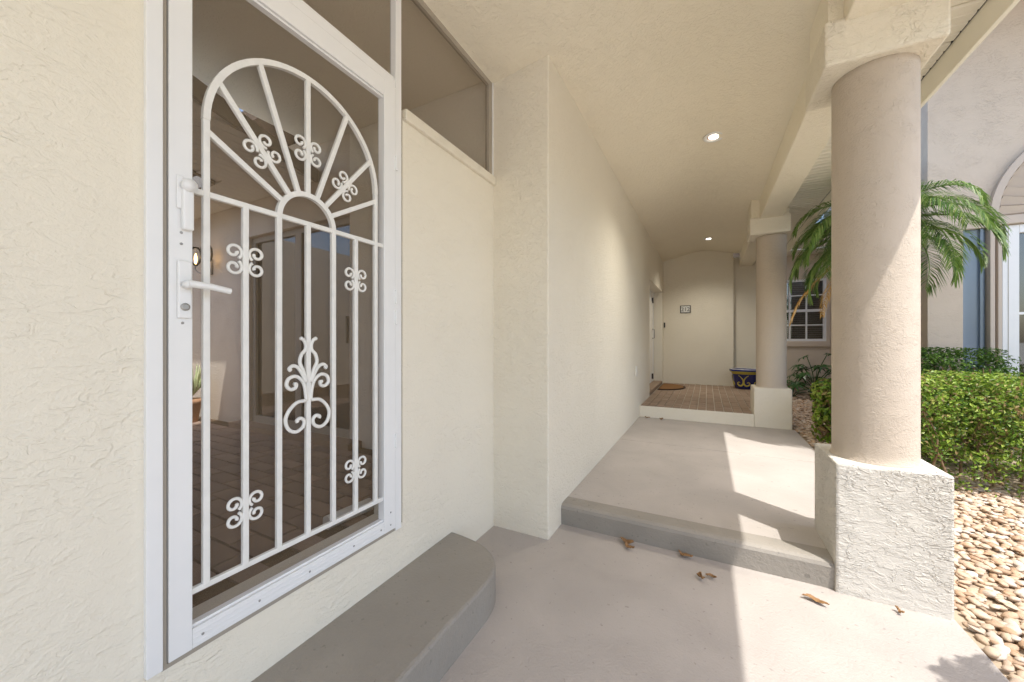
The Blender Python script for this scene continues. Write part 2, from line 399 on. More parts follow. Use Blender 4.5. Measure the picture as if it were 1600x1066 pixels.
# window with blinds
wf = MB()
for a in ((WX0, WX0 + .05, WZ0, WZ1), (WX1 - .05, WX1, WZ0, WZ1), (WX0 + .05, WX1 - .05, WZ0, WZ0 + .05), (WX0 + .05, WX1 - .05, WZ1 - .05, WZ1), (WX0 + .05, WX1 - .05, 1.93, 1.985)): wf.box(a[0], a[1], YWW + .03, YWW + .09, a[2], a[3])
win = wf.build('window', M['white'], house); win['label'] = 'white gridded sash window with closed blinds'
for x in (1.29, 1.56, 1.845):
    box(x - .014, x + .014, YWW + .045, YWW + .07, WZ0 + .05, 1.93).build('muntin', M['white'], win); box(x - .014, x + .014, YWW + .045, YWW + .07, 1.985, WZ1 - .05).build('muntin', M['white'], win)
for z in (1.655, 2.28): box(WX0 + .05, WX1 - .05, YWW + .050, YWW + .066, z - .012, z + .012).build('muntin', M['white'], win)
box(WX0 + .05, WX1 - .05, YWW + .075, YWW + .08, WZ0 + .05, WZ1 - .05).build('pane', M['glass'], win)
slm = box(WX0 + .05, WX1 - .05, -.02, .02, -.001, .001).mesh('blind_slat', M['blind'])
for i in range(28): link('blind_slat', slm, win, (0, YWW + .125, WZ0 + .05 + i * .044), (R(35), 0, 0))
box(WX0, WX1, YWW + .2, YWW + .21, WZ0, WZ1).build('window_back', M['gap_shade'], win)
box(WX0 - .04, WX1 + .05, YWW - .045, YWW + .03, WZ0 - .11, WZ0 - .002).build('window_sill', M['wing'], house, bevel=.006)

# ------------------------------------------------------------------ courtyard behind the screen door
cf = box(-7, XW - .2, -3.5, YP1 - .001, .2, ZI - .012).build('courtyard_floor', M['soil'])
tag(cf, 'brick paved courtyard floor behind the screen door', 'floor', kind='structure')
pw, pl = .125, .25
pv = box(-(pl - .012) / 2, (pl - .012) / 2, -(pw - .012) / 2, (pw - .012) / 2, -.03, 0).mesh('brick', M['paver'])
sill = box(XW - .2, XW - .06, .44, 1.39, .2, .405).build('door_sill', M['paver'], cf)
for r_ in range(17):
    for c_ in range(20):
        x = XW - .2 - pl * (c_ + .5 + (.5 if r_ % 2 else 0)); y = YP1 - .15 - pw * (r_ + .5)
        t_ = y / -x
        if t_ < .12 or x < -5.6 or t_ > 1.2: continue
        link('brick', pv, cf, (x, y, ZI + random.uniform(-.002, .002)), (0, 0, random.uniform(-.01, .01)))
box(-4.6, -2.7, YP1 - .15, YP1 - .002, ZI - .02, ZI + .05).build('door_step', M['brick'], cf, bevel=.004)
cwl = MB(); SX0, SX1, SZ1 = -4.52, -2.86, 2.47
cwl.box(-7.2, SX0, YP1, YP1 + .2, -.1, 3.3); cwl.box(SX0, SX1, YP1, YP1 + .2, SZ1, 3.3); cwl.box(SX0, SX1, YP1, YP1 + .2, -.1, ZI + .03)
a_ = cwl.build('wall', M['court'], house); a_['label'] = 'courtyard wall with sliding glass door'
box(-7.2, -7, -3.5, YP1 - .001, -.1, 3.2).build('wall', M['court'], house)
box(-7.2, XW - .201, -3.7, -3.501, -.1, 3.29).build('wall', M['court'], house)
box(-3.35, XW - .02, -3.49, YP1 - .002, 3.20, 3.295).build('courtyard_ceiling', M['ceiling'], house)
SP = [(-2.78, 1.0), (-3.32, YP1 - .002), (-7, YP1 - .002), (-7, 1.86), (-4.2, 1.86), (-3.75, .9), (-3.75, -3.4), (-2.78, -3.4)]
st = MB().prism(SP, 2.86, 2.89).build('soffit', M['soffit'], house)
for i in range(40):                       # ribbed panels follow the soffit outline
    x0, x1 = -6.9 + i * .1, -6.9 + i * .1 + .093
    ya = 1.87 if x0 < -4.2 else .3 if x0 > -3.75 else 1.87 - (x0 + 4.2) / .45 * .94
    yb = YP1 - .01 if x1 < -3.33 else 1.0 + max(0, (-2.78 - x1)) / .54 * 1.28
    if yb - ya > .05: box(x0, x1, ya, yb, 2.845, 2.8595).build('soffit_panel', M['soffit'], st)
MB().sweep([(-2.775, 1.0, 2.90), (-3.315, YP1 - .003, 2.90)], .03, .12, (0, 0, 1)).build('fascia', M['greymetal'], house)
MB().sweep([(-2.765, -3.4, 2.90), (-2.765, 1.0, 2.90)], .03, .12, (0, 0, 1)).build('fascia', M['greymetal'], house)
MB().sweep([(-4.215, 1.85, 2.90), (-3.765, .89, 2.90)], .03, .12, (0, 0, 1)).build('fascia', M['greymetal'], house)  # added brown boards from here on keep the soffit's sunlit edges from showing
box(-7, -4.22, 1.82, 1.8585, 2.83, 2.96).build('fascia', M['greymetal'], house)
box(-3.79, -3.7505, -3.4, .87, 2.83, 2.96).build('fascia', M['greymetal'], house)
# sliding door
s_ = MB()
for x0, x1, z0, z1 in ((SX0, SX0 + .06, ZI + .03, SZ1), (SX1 - .06, SX1, ZI + .03, SZ1), (SX0 + .06, SX1 - .06, SZ1 - .06, SZ1), (SX0 + .06, SX1 - .06, ZI + .03, ZI + .1), (-3.74, -3.64, ZI + .1, SZ1 - .06)): s_.box(x0, x1, YP1 + .05, YP1 + .11, z0, z1)
sd = s_.build('sliding_door', M['greymetal'], house); sd['label'] = 'bronze framed sliding glass door'
for x0, x1 in ((SX0 + .06, -3.74), (-3.64, SX1 - .06)): box(x0, x1, YP1 + .075, YP1 + .082, ZI + .1, SZ1 - .06).build('pane', M['glass'], sd)
box(-2.955, -2.935, YP1 + .03, YP1 + .05, 1.3, 1.55).build('handle', M['dark'], sd)
rm = MB().box(-7, -1.2, 6, 6.1, .2, 3.3); rm.box(-7, -1.2, 2.5, 6, .3, ZI + .03); rm.box(-7.1, -7, 2.5, 6, .2, 3.3)
rm.build('room_wall', M['room'], house)
box(-4.3, -4.15, 2.75, 2.78, ZI + .05, 2.4).build('curtain', M['plasticwhite'], sd)
# sconce
sc = thing('wall_sconce', (-5.3, YP1, 2.2), 'lit two-armed wall sconce with clear glass shades in the courtyard', 'lamp')
box(-5.32, -5.26, YP1 - .025, YP1 - .001, 2.12, 2.30).build('back_plate', M['steel'], sc, bevel=.005)
for dx in (-.13, .13):
    MB().tube(catmull([(-5.29, YP1 - .03, 2.18), (-5.29 + dx * .5, YP1 - .08, 2.13), (-5.29 + dx, YP1 - .11, 2.17), (-5.29 + dx, YP1 - .11, 2.22)], 5), .008).build('arm', M['steel'], sc, True)
    MB().lathe([(.02, 2.22), (.05, 2.27), (.06, 2.33), (.055, 2.40), (.035, 2.44)], -5.29 + dx, YP1 - .11, 16).build('shade', M['clear'], sc, True)
    MB().lathe([(.008, 2.24), (.016, 2.29), (.014, 2.33), (.004, 2.37)], -5.29 + dx, YP1 - .11, 10).build('bulb', M['bulb'], sc, True)
# potted plant far in the courtyard
pp = thing('potted_plant', (-5.28, 2.05, ZI), 'potted pale succulent standing on the sunlit courtyard floor', 'plant')
MB().lathe([(.10, ZI), (.13, ZI + .2), (.15, ZI + .22), (.15, ZI + .26), (.12, ZI + .26)], -5.28, 2.05, 20).build('pot', M['terracotta'], pp, True)
lm = MB()
for i in range(26):
    a = random.uniform(0, 6.28); l = random.uniform(.2, .42); b = random.uniform(.02, .16)
    p0 = Vector((-5.28, 2.05, ZI + .25)); p2_ = p0 + Vector((math.cos(a) * b, math.sin(a) * b, l)); md = (p0 + p2_) / 2 + Vector((math.cos(a), math.sin(a), 0)) * .04
    lm.tube([p0, md, p2_], [.016, .02, .003], 5)
lm.build('leaves', M['cactus'], pp, True)
tb = MB().tube([(-1.66, 1.20, ZI + .035), (-1.64, 1.45, ZI + .035)], .033, 16).build('white_roll', M['plasticwhite'], None, False)
tag(tb, 'white rolled draught tube lying on the courtyard bricks behind the screen door', 'roll')

# ------------------------------------------------------------------ screen door
D = thing('screen_door', (XW, .9, .41), 'white aluminium screen door with arched iron grille and scrolls', 'door')
fx0, fx1 = XW - .03, XW + .012
# fixed jambs, header and transom framing
jb = thing('door_frame', (XW, .9, .41), 'white aluminium frame with tall jambs holding the screen door and brown transom screens', 'door frame')
MB().box(fx0, XW + .018, .431, .466, .405, 3.19).build('jamb', M['white'], jb, bevel=.002)
box(fx0, XW + .006, .4665, .4775, .405, 2.55).build('jamb_gasket', M['greymetal'], jb)
box(fx0 - .05, XW - .022, .4776, .4795, .41, 2.55).build('gap_shade', M['gap_shade'], jb)  # dark strip drawn for the shade between jamb and leaf
box(fx0, XW + .010, 1.345, 1.383, .395, 3.17).build('jamb', M['white'], jb, bevel=.002)
box(fx0, XW + .006, .478, 1.345, 2.556, 2.59).build('header', M['white'], jb, bevel=.002)
box(fx0 - .01, XW - .004, .467, 1.345, 2.592, 2.612).build('header', M['white'], jb, bevel=.002)
box(fx0, XW + .004, .467, 1.345, .395, .409).build('threshold', M['greymetal'], jb)
for y0, y1, z0, z1 in ((.467, 1.345, 2.612, 3.165), (1.384, YP1 - .055, 2.487, 3.145)):
    box(XW - .024, XW - .022, y0, y1, z0, z1).build('screen', M['screen'], jb)
# grey metal frame of the side transom, with screws
tf = box(XW - .035, XW - .006, YP1 - .056, YP1 - .012, 2.487, 3.165).build('transom_frame', M['greymetal'], jb); tf['label'] = 'grey metal transom frame'
box(XW - .035, XW - .0065, 1.384, YP1 - .056, 3.125, 3.166).build('transom_frame', M['greymetal'], jb)
box(XW - .035, XW + .001, YP1 - .012, YP1 - .001, 2.487, 3.165).build('edge_trim', M['white'], jb)
box(XW - .035, XW + .001, 1.384, YP1 - .012, 3.1665, 3.178).build('edge_trim', M['white'], jb)
scr = MB().lathe([(.0038, 0), (.0038, .0015), (.002, .003)], 0, 0, 10).mesh('screw', M['steel'])
for y, z in ((YP1 - .034, 2.62), (YP1 - .034, 2.9), (2.05, 3.146), (1.75, 3.146)): link('screw', scr, jb, (XW - .006, y, z), (0, R(90), 0))
# moving leaf
y0, y1, z0, z1 = .480, 1.343, .412, 2.552
box(fx0, fx1, y0, .535, z0, z1).build('stile', M['white'], D, bevel=.002)
box(fx0, fx1, 1.270, y1, z0, z1).build('stile', M['white'], D, bevel=.002)
def mitre(za, zb): return
box(fx0, fx1 - .001, .535, 1.270, z0, .470).build('rail', M['white'], D, bevel=.002)
box(fx0, fx1 - .001, .535, 1.270, 2.475, z1).build('rail', M['white'], D, bevel=.002)
for z in (.425, .440, .455): box(fx1 - .0012, fx1 + .0005, .536, 1.269, z - .0016, z + .0016).build('rail_groove', M['white'], D)
box(fx0 + .004, fx0 + .006, .530, 1.275, .465, 2.48).build('screen', M['screen'], D)
for a in ((.5352, 1.2698, .4702, .478), (.5352, 1.2698, 2.467, 2.4748)): box(fx0 + .008, fx1 - .012, *a).build('spline', M['white'], D)
for y, z in ((.56, .441), (.72, .441), (.9, .441), (1.1, .441), (1.25, .441), (1.31, .50), (1.31, .44)): link('screw', scr, D, (fx1, y, z), (0, R(90), 0))
# grille
GX = XW - .003; BW = .0185
ybar = [.573 + .1092 * i for i in range(7)]; yc = ybar[3]; ra = (ybar[6] - ybar[0]) / 2; zsp = 2.323 - ra; ztop, zbot = 1.768, .577
def bar(p, q, name='bar'): MB().sweep([(GX, *p), (GX, *q)], BW, .016, (1, 0, 0)).build(name, M['white_bar'], D, bevel=.003)
bar((.535, ztop), (1.270, ztop), 'cross_bar'); bar((.535, zbot), (1.270, zbot), 'cross_bar')
for i, y in enumerate(ybar):
    MB().sweep([(GX + .001, y, zbot), (GX + .001, y, zsp if i in (0, 6) else ztop)], BW, .017, (1, 0, 0)).build('bar', M['white_bar'], D, bevel=.003)
A = [(GX + .0005, yc - ra * math.cos(R(180 * t / 36)), zsp + ra * math.sin(R(180 * t / 36))) for t in range(37)]
MB().sweep(A, BW, .0165, (1, 0, 0)).build('arch', M['white_bar'], D)
ri = ybar[4] - yc
A = [(GX + .0005, yc - ri * math.cos(R(180 * t / 24)), ztop + ri * math.sin(R(180 * t / 24))) for t in range(25)]
MB().sweep(A, BW, .0165, (1, 0, 0)).build('arch', M['white_bar'], D)
ends = [(ybar[0], 1.963), (.607, 2.13), (.727, 2.27), (yc, 2.323), (2 * yc - .727, 2.27), (2 * yc - .607, 2.13), (ybar[6], 1.963)]
spk = []
for ey, ez in ends:
    d = Vector((ey - yc, ez - ztop)); n = d.normalized(); s0 = n * ri
    spk.append((s0, d)); bar((yc + s0.x, ztop + s0.y), (ey, ez), 'spoke')
def scroll_mesh():
    m = MB()
    for sy in (-1, 1):
        for sz in (-1, 1):
            pts = []
            for i in range(34):
                f = i / 33; ph = R(238 - f * 430); r = .0245 * (1 - .62 * f)
                cy_, cz_ = .0335 + .002 * f, .0255
                pts.append((.004, sy * (cy_ + r * math.cos(ph)), sz * (cz_ + r * math.sin(ph))))
            m.tube(pts, [.0052] * 30 + [.0056, .006, .006, .0045], 8)
    return m.mesh('scroll', M['white_bar'], True)
sm_ = scroll_mesh()
def put_scroll(y, z, ang=0, s=1):
    o = link('scroll', sm_, D, (GX, y, z), (ang, 0, 0)); o.scale = (1, s, s)
for y, z in ((ybar[1], 1.585), (ybar[1], .765), (ybar[5], 1.585), (ybar[5], .763)): put_scroll(y, z)
for i in (1, 3, 5):
    s0, d = spk[i]; m_ = d * (.5 if i == 3 else .56) if i == 3 else d * .56
    ang = math.atan2(d.y, d.x) - math.pi / 2; put_scroll(yc + m_.x, ztop + m_.y, ang, .96)
k_ = 1 / 2160
P = dict(a=[(25, 0), (100, -8), (160, -60), (190, -130), (168, -205), (110, -240), (52, -215), (38, -168), (66, -138), (98, -150), (92, -166)],
         b=[(18, 0), (32, 110), (60, 170), (110, 205), (165, 190), (182, 140), (150, 105), (112, 112), (104, 142), (126, 142)],
         c=[(22, 150), (58, 228), (92, 275), (132, 290), (160, 268), (146, 252)],
         d=[(18, 150), (45, 245), (74, 315), (60, 378), (28, 415), (24, 458), (42, 496), (72, 514)])
orn = MB()
for sg in (-1, 1):
    for key, pts in P.items():
        pp_ = catmull([(GX + .006, yc + sg * a * k_, 1.094 + b * k_) for a, b in pts], 6)
        orn.tube(pp_, [.0068] * (len(pp_) - 4) + [.0068, .0075, .0075, .005], 8)
orn.build('ornament', M['white_bar'], D, True)
# hardware
pl_ = MB().prism_y([(0, 0)] * 3, 0, 0) if False else None
hp = box(fx1 + .0005, fx1 + .010, .497, .531, 1.385, 1.552).build('lock_plate', M['white'], D, bevel=.004)
MB().tube([(fx1 + .01, .513, 1.482), (fx1 + .045, .513, 1.482)], .011, 12).build('spindle', M['white'], D, True)
MB().tube([(fx1 + .042, .508, 1.483), (fx1 + .045, .56, 1.480), (fx1 + .045, .612, 1.472)], [.0105, .0095, .009], 12).build('handle', M['white'], D, False)
MB().lathe([(.011, 0), (.011, .004), (.007, .006)], 0, 0, 14).build('lock_cylinder', M['steel'], hp).matrix_world = Matrix.Translation((fx1 + .010, .513, 1.418)) @ Matrix.Rotation(R(90), 4, 'Y')
box(fx1 + .0005, fx1 + .006, .496, .512, 1.70, 1.795).build('latch_plate', M['white'], D, bevel=.003)
box(fx1 + .0005, fx1 + .018, .506, .533, 1.640, 1.785).build('pull', M['white'], D, bevel=.005)
MB().tube([(fx1 + .004, .519, 1.768), (fx1 + .030, .519, 1.768)], .017, 14).build('knob', M['white'], D, True, )
link('screw', scr, D, (fx1, .508, 1.632), (0, R(90), 0)); link('screw', scr, D, (fx1, .511, 1.372), (0, R(90), 0)); link('screw', scr, D, (fx1, .508, 1.60), (0, R(90), 0))
for z in (.80, 1.40, 1.50, 2.15): box(fx1 - .002, XW + .020, 1.336, 1.352, z, z + .07).build('hinge', M['white'], D, bevel=.003)

# ------------------------------------------------------------------ door step
stp = [(-1.4, 1.815), (-1.34, 1.815), (-1.25, 1.807), (-1.148, 1.787), (-1.07, 1.755), (-1.013, 1.715), (-.965, 1.66), (-.938, 1.60), (-.924, 1.53), (-.920, 1.45)] + [(-.92, 1.2), (-.915, .9), (-.91, .3), (-.91, -.4), (-1.4, -.4)]
stp = [(p.x, p.y) for p in catmull([(x, y, 0) for x, y in stp[1:11]], 5)] + stp[11:] + [stp[0]]
ds = MB().prism(stp, -.05, .178).build('door_step', M['taupe'], None, bevel=.014)
tag(ds, 'rounded taupe painted concrete step below the screen door', 'step')

# ------------------------------------------------------------------ columns
def column(x0, x1, y0, cx, cy, zb, label, pm):
    C = thing('porch_column', (cx, cy, zb), label, 'column', 'porch columns')
    box(x0, x1, y0, y0 + .445, zb - .1, .681).build('pedestal', pm, C, bevel=.012)
    rr = .176
    MB().lathe([(rr + .012, .676), (rr + .006, .686), (rr + .001, .70), (rr, .73), (rr, 2.74), (rr, 2.79)], cx, cy, 64).build('shaft', M['tan'], C, True)
    cap = MB().box(x0 - .045, x1 - .012, y0, y0 + .45, 2.775, 3.012).build('capital', M['capital'] if y0 < 4 else M['wall_fine'], C, bevel=.012)
    box(x0 - .025, x1 - .03, y0 + .03, y0 + .43, 3.0125, 3.40).build('capital_neck', M['ceiling'], C)
column(.598, 1.036, 2.522, .812, 2.745, 0, 'tan round column standing on a rough pedestal beside the step edge', M['pedestal'])
column(.567, .995, 6.062, .79, 6.285, ZL, 'tan round column on a pedestal at the corner of the brick porch', M['wall_fine'])

# ------------------------------------------------------------------ right wing of the house
wing = thing('house_wing', (3.4, 6.4, 0), 'mauve beige wing of the house with fan arch above its window', 'building')
YW = 5.95; WXL = 2.222
wm = MB(); wm.box(WXL, 2.50, YW, YW + .25, -.1, 5.0); wm.box(2.69, 5.4, YW, YW + .25, 2.55, 5.0); wm.box(2.50, 2.69, YW, YW + .25, 2.55, 5.0)
wm.box(2.50, 5.4, YW, YW + .25, -.1, .45);  wm.box(5.4, 5.6, YW, 10, -.1, 5.0)
wm.build('wall', M['wing'], wing)
box(WXL, WXL + .2, YW + .25, 10.2, -.1, 5.0).build('wall', M['trim'], wing)
box(WXL - .1, 6.2, 4.42, 10.3, 5.001, 5.12).build('roof', M['asphalt'], wing)
box(2.50, 2.69, YW + .06, YW + .08, .45, 2.55).build('side_panel', M['bluepane'], wing)
for x in (2.52, 2.655): box(x - .012, x + .012, YW + .03, YW + .06, .45, 2.549).build('panel_frame', M['bluepane'], wing)
for x0, x1, d in ((2.69, 2.725, .03), (2.7255, 2.755, -.03), (2.7555, 2.785, .01)): box(x0, x1, YW - d, YW + .15, .45, 2.549).build('pilaster', M['trim'], wing, bevel=.004)
MB().box(2.70, 4.4, YW - .05, YW - .001, 2.555, 2.645).build('cornice', M['trim'], wing, bevel=.006)
wf = MB(); wf.box(2.786, 2.905, YW - .01, YW + .05, .46, 2.545); wf.box(2.906, 4.4, YW - .01, YW + .05, 2.46, 2.545); wf.box(2.906, 4.4, YW - .01, YW + .05, .46, .55)
w3 = wf.build('window', M['white'], wing, bevel=.003)
box(2.905, 4.4, YW + .03, YW + .035, .55, 2.46).build('pane', M['glass'], w3)
box(2.905, 4.4, YW + .02, YW + .029, 1.60, 1.625).build('muntin', M['white'], w3)
box(2.825, 2.829, YW - .0125, YW - .0101, .47, 2.54).build('frame_groove', M['greymetal'], w3)
box(2.905, 4.4, YW + .3, YW + .32, .45, 2.55).build('window_back', M['room'], w3)
AX, AZ, AR = 3.64, 2.655, .93
pts = [(AX - AR * math.cos(R(t * 4)), YW - .022, AZ + AR * math.sin(R(t * 4))) for t in range(46)]
MB().sweep(pts, .06, .07, (0, -1, 0)).build('arch_trim', M['trim'], wing)
for t in range(27):
    a0, a1 = R(t * 180 / 27 + .55), R((t + 1) * 180 / 27 - .55); r0, r1 = .10, AR - .038
    q = [(AX - r0 * math.cos(a0), AZ + r0 * math.sin(a0)), (AX - r1 * math.cos(a0), AZ + r1 * math.sin(a0)), (AX - r1 * math.cos(a1), AZ + r1 * math.sin(a1)), (AX - r0 * math.cos(a1), AZ + r0 * math.sin(a1))]
    fm_ = MB(); dp = (.012, .012, .055, .055)
    fm_.v = [(x, YW - .001, z) for x, z in q] + [(x, YW - d_, z) for (x, z), d_ in zip(q, dp)]
    fm_.f = [(0, 1, 2, 3), (7, 6, 5, 4), (0, 4, 5, 1), (1, 5, 6, 2), (2, 6, 7, 3), (3, 7, 4, 0)]
    fm_.build('fan_slat', M['trim'], wing)

# ------------------------------------------------------------------ pebble bed
def bed(x, y):
    z = -.035 + .0 if y < 2.2 else -.035 + (y - 2.2) / 2.6 * .135 if y < 4.8 else .10 + (y - 4.8) / 4.9 * .10
    return z
sm2 = MB(); Y_ = np.linspace(-1.0, YWW, 40); X_ = np.linspace(.99, 4.5, 12)
for y in Y_: sm2.v += [(x, y, bed(x, y) - .003) for x in X_]
for i in range(39):
    for j in range(11): a = i * 12 + j; sm2.f.append((a, a + 1, a + 13, a + 12))
pb = sm2.build('pebble_bed', M['grit']); tag(pb, 'garden bed of tan and white river pebbles beside the walk', 'garden bed', kind='structure')
def pebble_geo(i):
    rs = np.random.default_rng(100 + i); m = MB(); seg = 7; rings = [(-.8, .55), (-.25, .97), (.35, .92), (.82, .5)]
    ph = rs.uniform(0, 6.28, 3)
    for z, r in rings:
        for j in range(seg):
            a = 2 * math.pi * j / seg; w = 1 + .13 * math.sin(a + ph[0]) + .10 * math.sin(2 * a + ph[1]) + rs.uniform(-.05, .05)
            m.v.append((r * math.cos(a) * w, r * math.sin(a) * w, z))
    for i_ in range(3):
        for j in range(seg): a = i_ * seg + j; b = i_ * seg + (j + 1) % seg; m.f.append((a, b, b + seg, a + seg))
    m.v += [(0, 0, -1.0), (0, 0, 1.0)]; b0, t0 = len(m.v) - 2, len(m.v) - 1
    for j in range(seg): m.f.append((b0, (j + 1) % seg, j)); m.f.append((t0, 21 + j, 21 + (j + 1) % seg))
    return m
PG = [pebble_geo(i) for i in range(8)]
PM = [g_.mesh('pebble', M['pebble'], True) for g_ in PG]
spots = []
sp = .034
def visible(x, y): return y > 1.5 and x < .505 * y + .35
for iy in range(int((YWW + .2) / sp)):
    for ix in range(int(3.2 / sp)):
        x = 1.02 + ix * sp + random.uniform(-.5, .5) * sp + (sp / 2 if iy % 2 else 0); y = -.2 + iy * sp + random.uniform(-.5, .5) * sp
        if x < (1.062 if y < 6.0 else 1.03) or y > YWW - .03: continue
        if 2.45 < y < 3.0 and x < 1.075: continue
        if not visible(x, y): continue
        if 4.75 < y and x > 1.9 : continue
        spots.append((x, y))
def pix(x, y): d = -.4642 * x + .8858 * y; a = (.8858 * x + .4642 * y) / d; return 800 + 582 * a, d
vis = [s for s in spots if pix(*s)[0] < 1610]; vis.sort(key=lambda s: pix(*s)[1])
near = set(vis[:300])
st_v, st_f = [], []; cnt = 0
def pb_tf():
    a = random.uniform(.016, .036); b = a * random.uniform(.6, .85); c = b * random.uniform(.45, .75)
    return a, b, c, (random.uniform(-.35, .35), random.uniform(-.35, .35), random.uniform(0, 6.28))
for s in spots:
    x, y = s; a, b, c, e = pb_tf(); z = bed(x, y) + random.uniform(0, .022); i = random.randrange(8)
    if s in near:
        o = link('pebble', PM[i], pb, (x, y, z), e); o.scale = (a, b, c)
    else:
        mt = Matrix.LocRotScale(Vector((x, y, z)), Matrix.Rotation(e[2], 3, 'Z') @ Matrix.Rotation(e[0], 3, 'X'), Vector((a, b, c)))
        o0 = len(st_v); st_v += [tuple(mt @ Vector(v)) for v in PG[i].v]; st_f += [tuple(o0 + q for q in f) for f in PG[i].f]
m = MB(); m.v, m.f = st_v, st_f
pe = m.build('pebbles', M['pebble'], pb, True); pe['kind'] = 'stuff'

# ------------------------------------------------------------------ leaves helper
def leaf_mesh(name, P, N, L, W, mat, fold=.25):
    n = len(P); P = np.asarray(P); N = np.asarray(N); N = N / np.linalg.norm(N, axis=1, keepdims=True)
    T = rng.normal(size=(n, 3)); T -= (T * N).sum(1, keepdims=True) * N; T /= np.linalg.norm(T, axis=1, keepdims=True)
    B = np.cross(N, T); L = np.asarray(L).reshape(-1, 1); W = np.asarray(W).reshape(-1, 1)
    v0 = P - T * L * .5; v2 = P + T * L * .5 - N * L * .12; mid = P + T * L * .02
    v1 = mid + B * W * .5 + N * W * fold; v3 = mid - B * W * .5 + N * W * fold
    V = np.stack([v0, v1, v2, v3], 1).reshape(-1, 3)
    me = bpy.data.meshes.new(name); F = []
    for i in range(n): k = i * 4; F.append((k, k + 1, k + 2)); F.append((k, k + 2, k + 3))
    me.from_pydata(V.tolist(), [], F); me.materials.append(mat)
    return me
def hedge_points(x0, x1, y0, y1, z0, z1, n, depth=.16, rough=.06):
    P, N = [], []
    while len(P) < n:
        x, y, z = random.uniform(x0, x1), random.uniform(y0, y1), random.uniform(z0, z1)
        nx = noise.noise((x * 3.1, y * 3.1, z * 3.1)); bul = rough * nx + rough * .6 * noise.noise((x * 9, y * 9, z * 9))
        dx = min(x - x0, x1 - x); dy = min(y - y0, y1 - y); dz = z1 - z
        # rounded box distance
        r = .16; qx, qy, qz = max(r - dx, 0), max(r - dy, 0), max(r - dz, 0)
        dd = r - math.sqrt(qx * qx + qy * qy + qz * qz) if (qx or qy or qz) else min(dx, dy, dz)
        dd -= abs(bul) if bul < 0 else 0; 
        if dd + bul < .0: continue
        if dd > depth and random.random() > .10: continue
        # gaps low on the faces where the stems show
        if z < z0 + .22 and random.random() < .6: continue
        if noise.noise((x * 6, y * 6, z * 6 + 5)) < -.28: continue
        nv_ = Vector((0, 0, .5))
        if dx < .2: nv_ += Vector((-1 if x - x0 < x1 - x else 1, 0, 0)) * (1 - dx / .2)
        if dy < .2: nv_ += Vector((0, -1 if y - y0 < y1 - y else 1, 0)) * (1 - dy / .2)
        if dz < .2: nv_ += Vector((0, 0, 1)) * (1 - dz / .2)
        nv_ += Vector((random.gauss(0, .6), random.gauss(0, .6), random.gauss(0, .6)))
        P.append((x, y, z)); N.append(tuple(nv_))
    return P, N
def hedge(label, x0, x1, y0, y1, z0, z1, n, mat, L, seed, group=None, stems=26, name='hedge'):
    random.seed(seed); H_ = thing(name, ((x0 + x1) / 2, (y0 + y1) / 2, z0), label, 'hedge' if name == 'hedge' else 'shrub', group)
    P_, N_ = hedge_points(x0, x1, y0, y1, z0 + .05, z1, n)
    Ls = rng.uniform(.75, 1.25, n) * L
    f = link('foliage', leaf_mesh('foliage', P_, N_, Ls, Ls * .5, mat), H_)
    f['kind'] = 'stuff'
    b = MB()
    for i in range(stems):
        x, y = random.uniform(x0 + .08, x1 - .08), random.uniform(y0 + .06, y1 - .08); p = Vector((x, y, z0 - .03)); pts = [p]; h = (z1 - z0)
        for k in range(5): p = p + Vector((random.gauss(0, .03), random.gauss(0, .03), h * .17)); pts.append(p)
        b.tube(pts, [.012, .010, .008, .006, .004, .003], 5, False)
        for k in (1, 2, 3, 4):
            q = pts[k]; dv = Vector((random.gauss(0, 1), random.gauss(0, 1), random.uniform(.2, 1))).normalized()
            b.tube([q, q + dv * .1 + Vector((0, 0, .02)), q + dv * .22], [.005, .004, .002], 4, False)
    b.build('branches', M['twig'], H_, True)
    return H_
hedge('clipped sunlit yellow-green hedge behind the pebble bed', 1.30, 3.7, 4.32, 5.30, .06, 1.035, 36000, M['hedge'], .034, 3, stems=44)
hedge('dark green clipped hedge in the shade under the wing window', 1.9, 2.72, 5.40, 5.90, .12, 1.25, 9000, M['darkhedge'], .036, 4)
hedge('small loose bright green shrub beside the palm trunk', 1.14, 1.42, 5.45, 5.95, .10, .86, 1100, M['hedge'], .075, 5, stems=9, name='shrub')

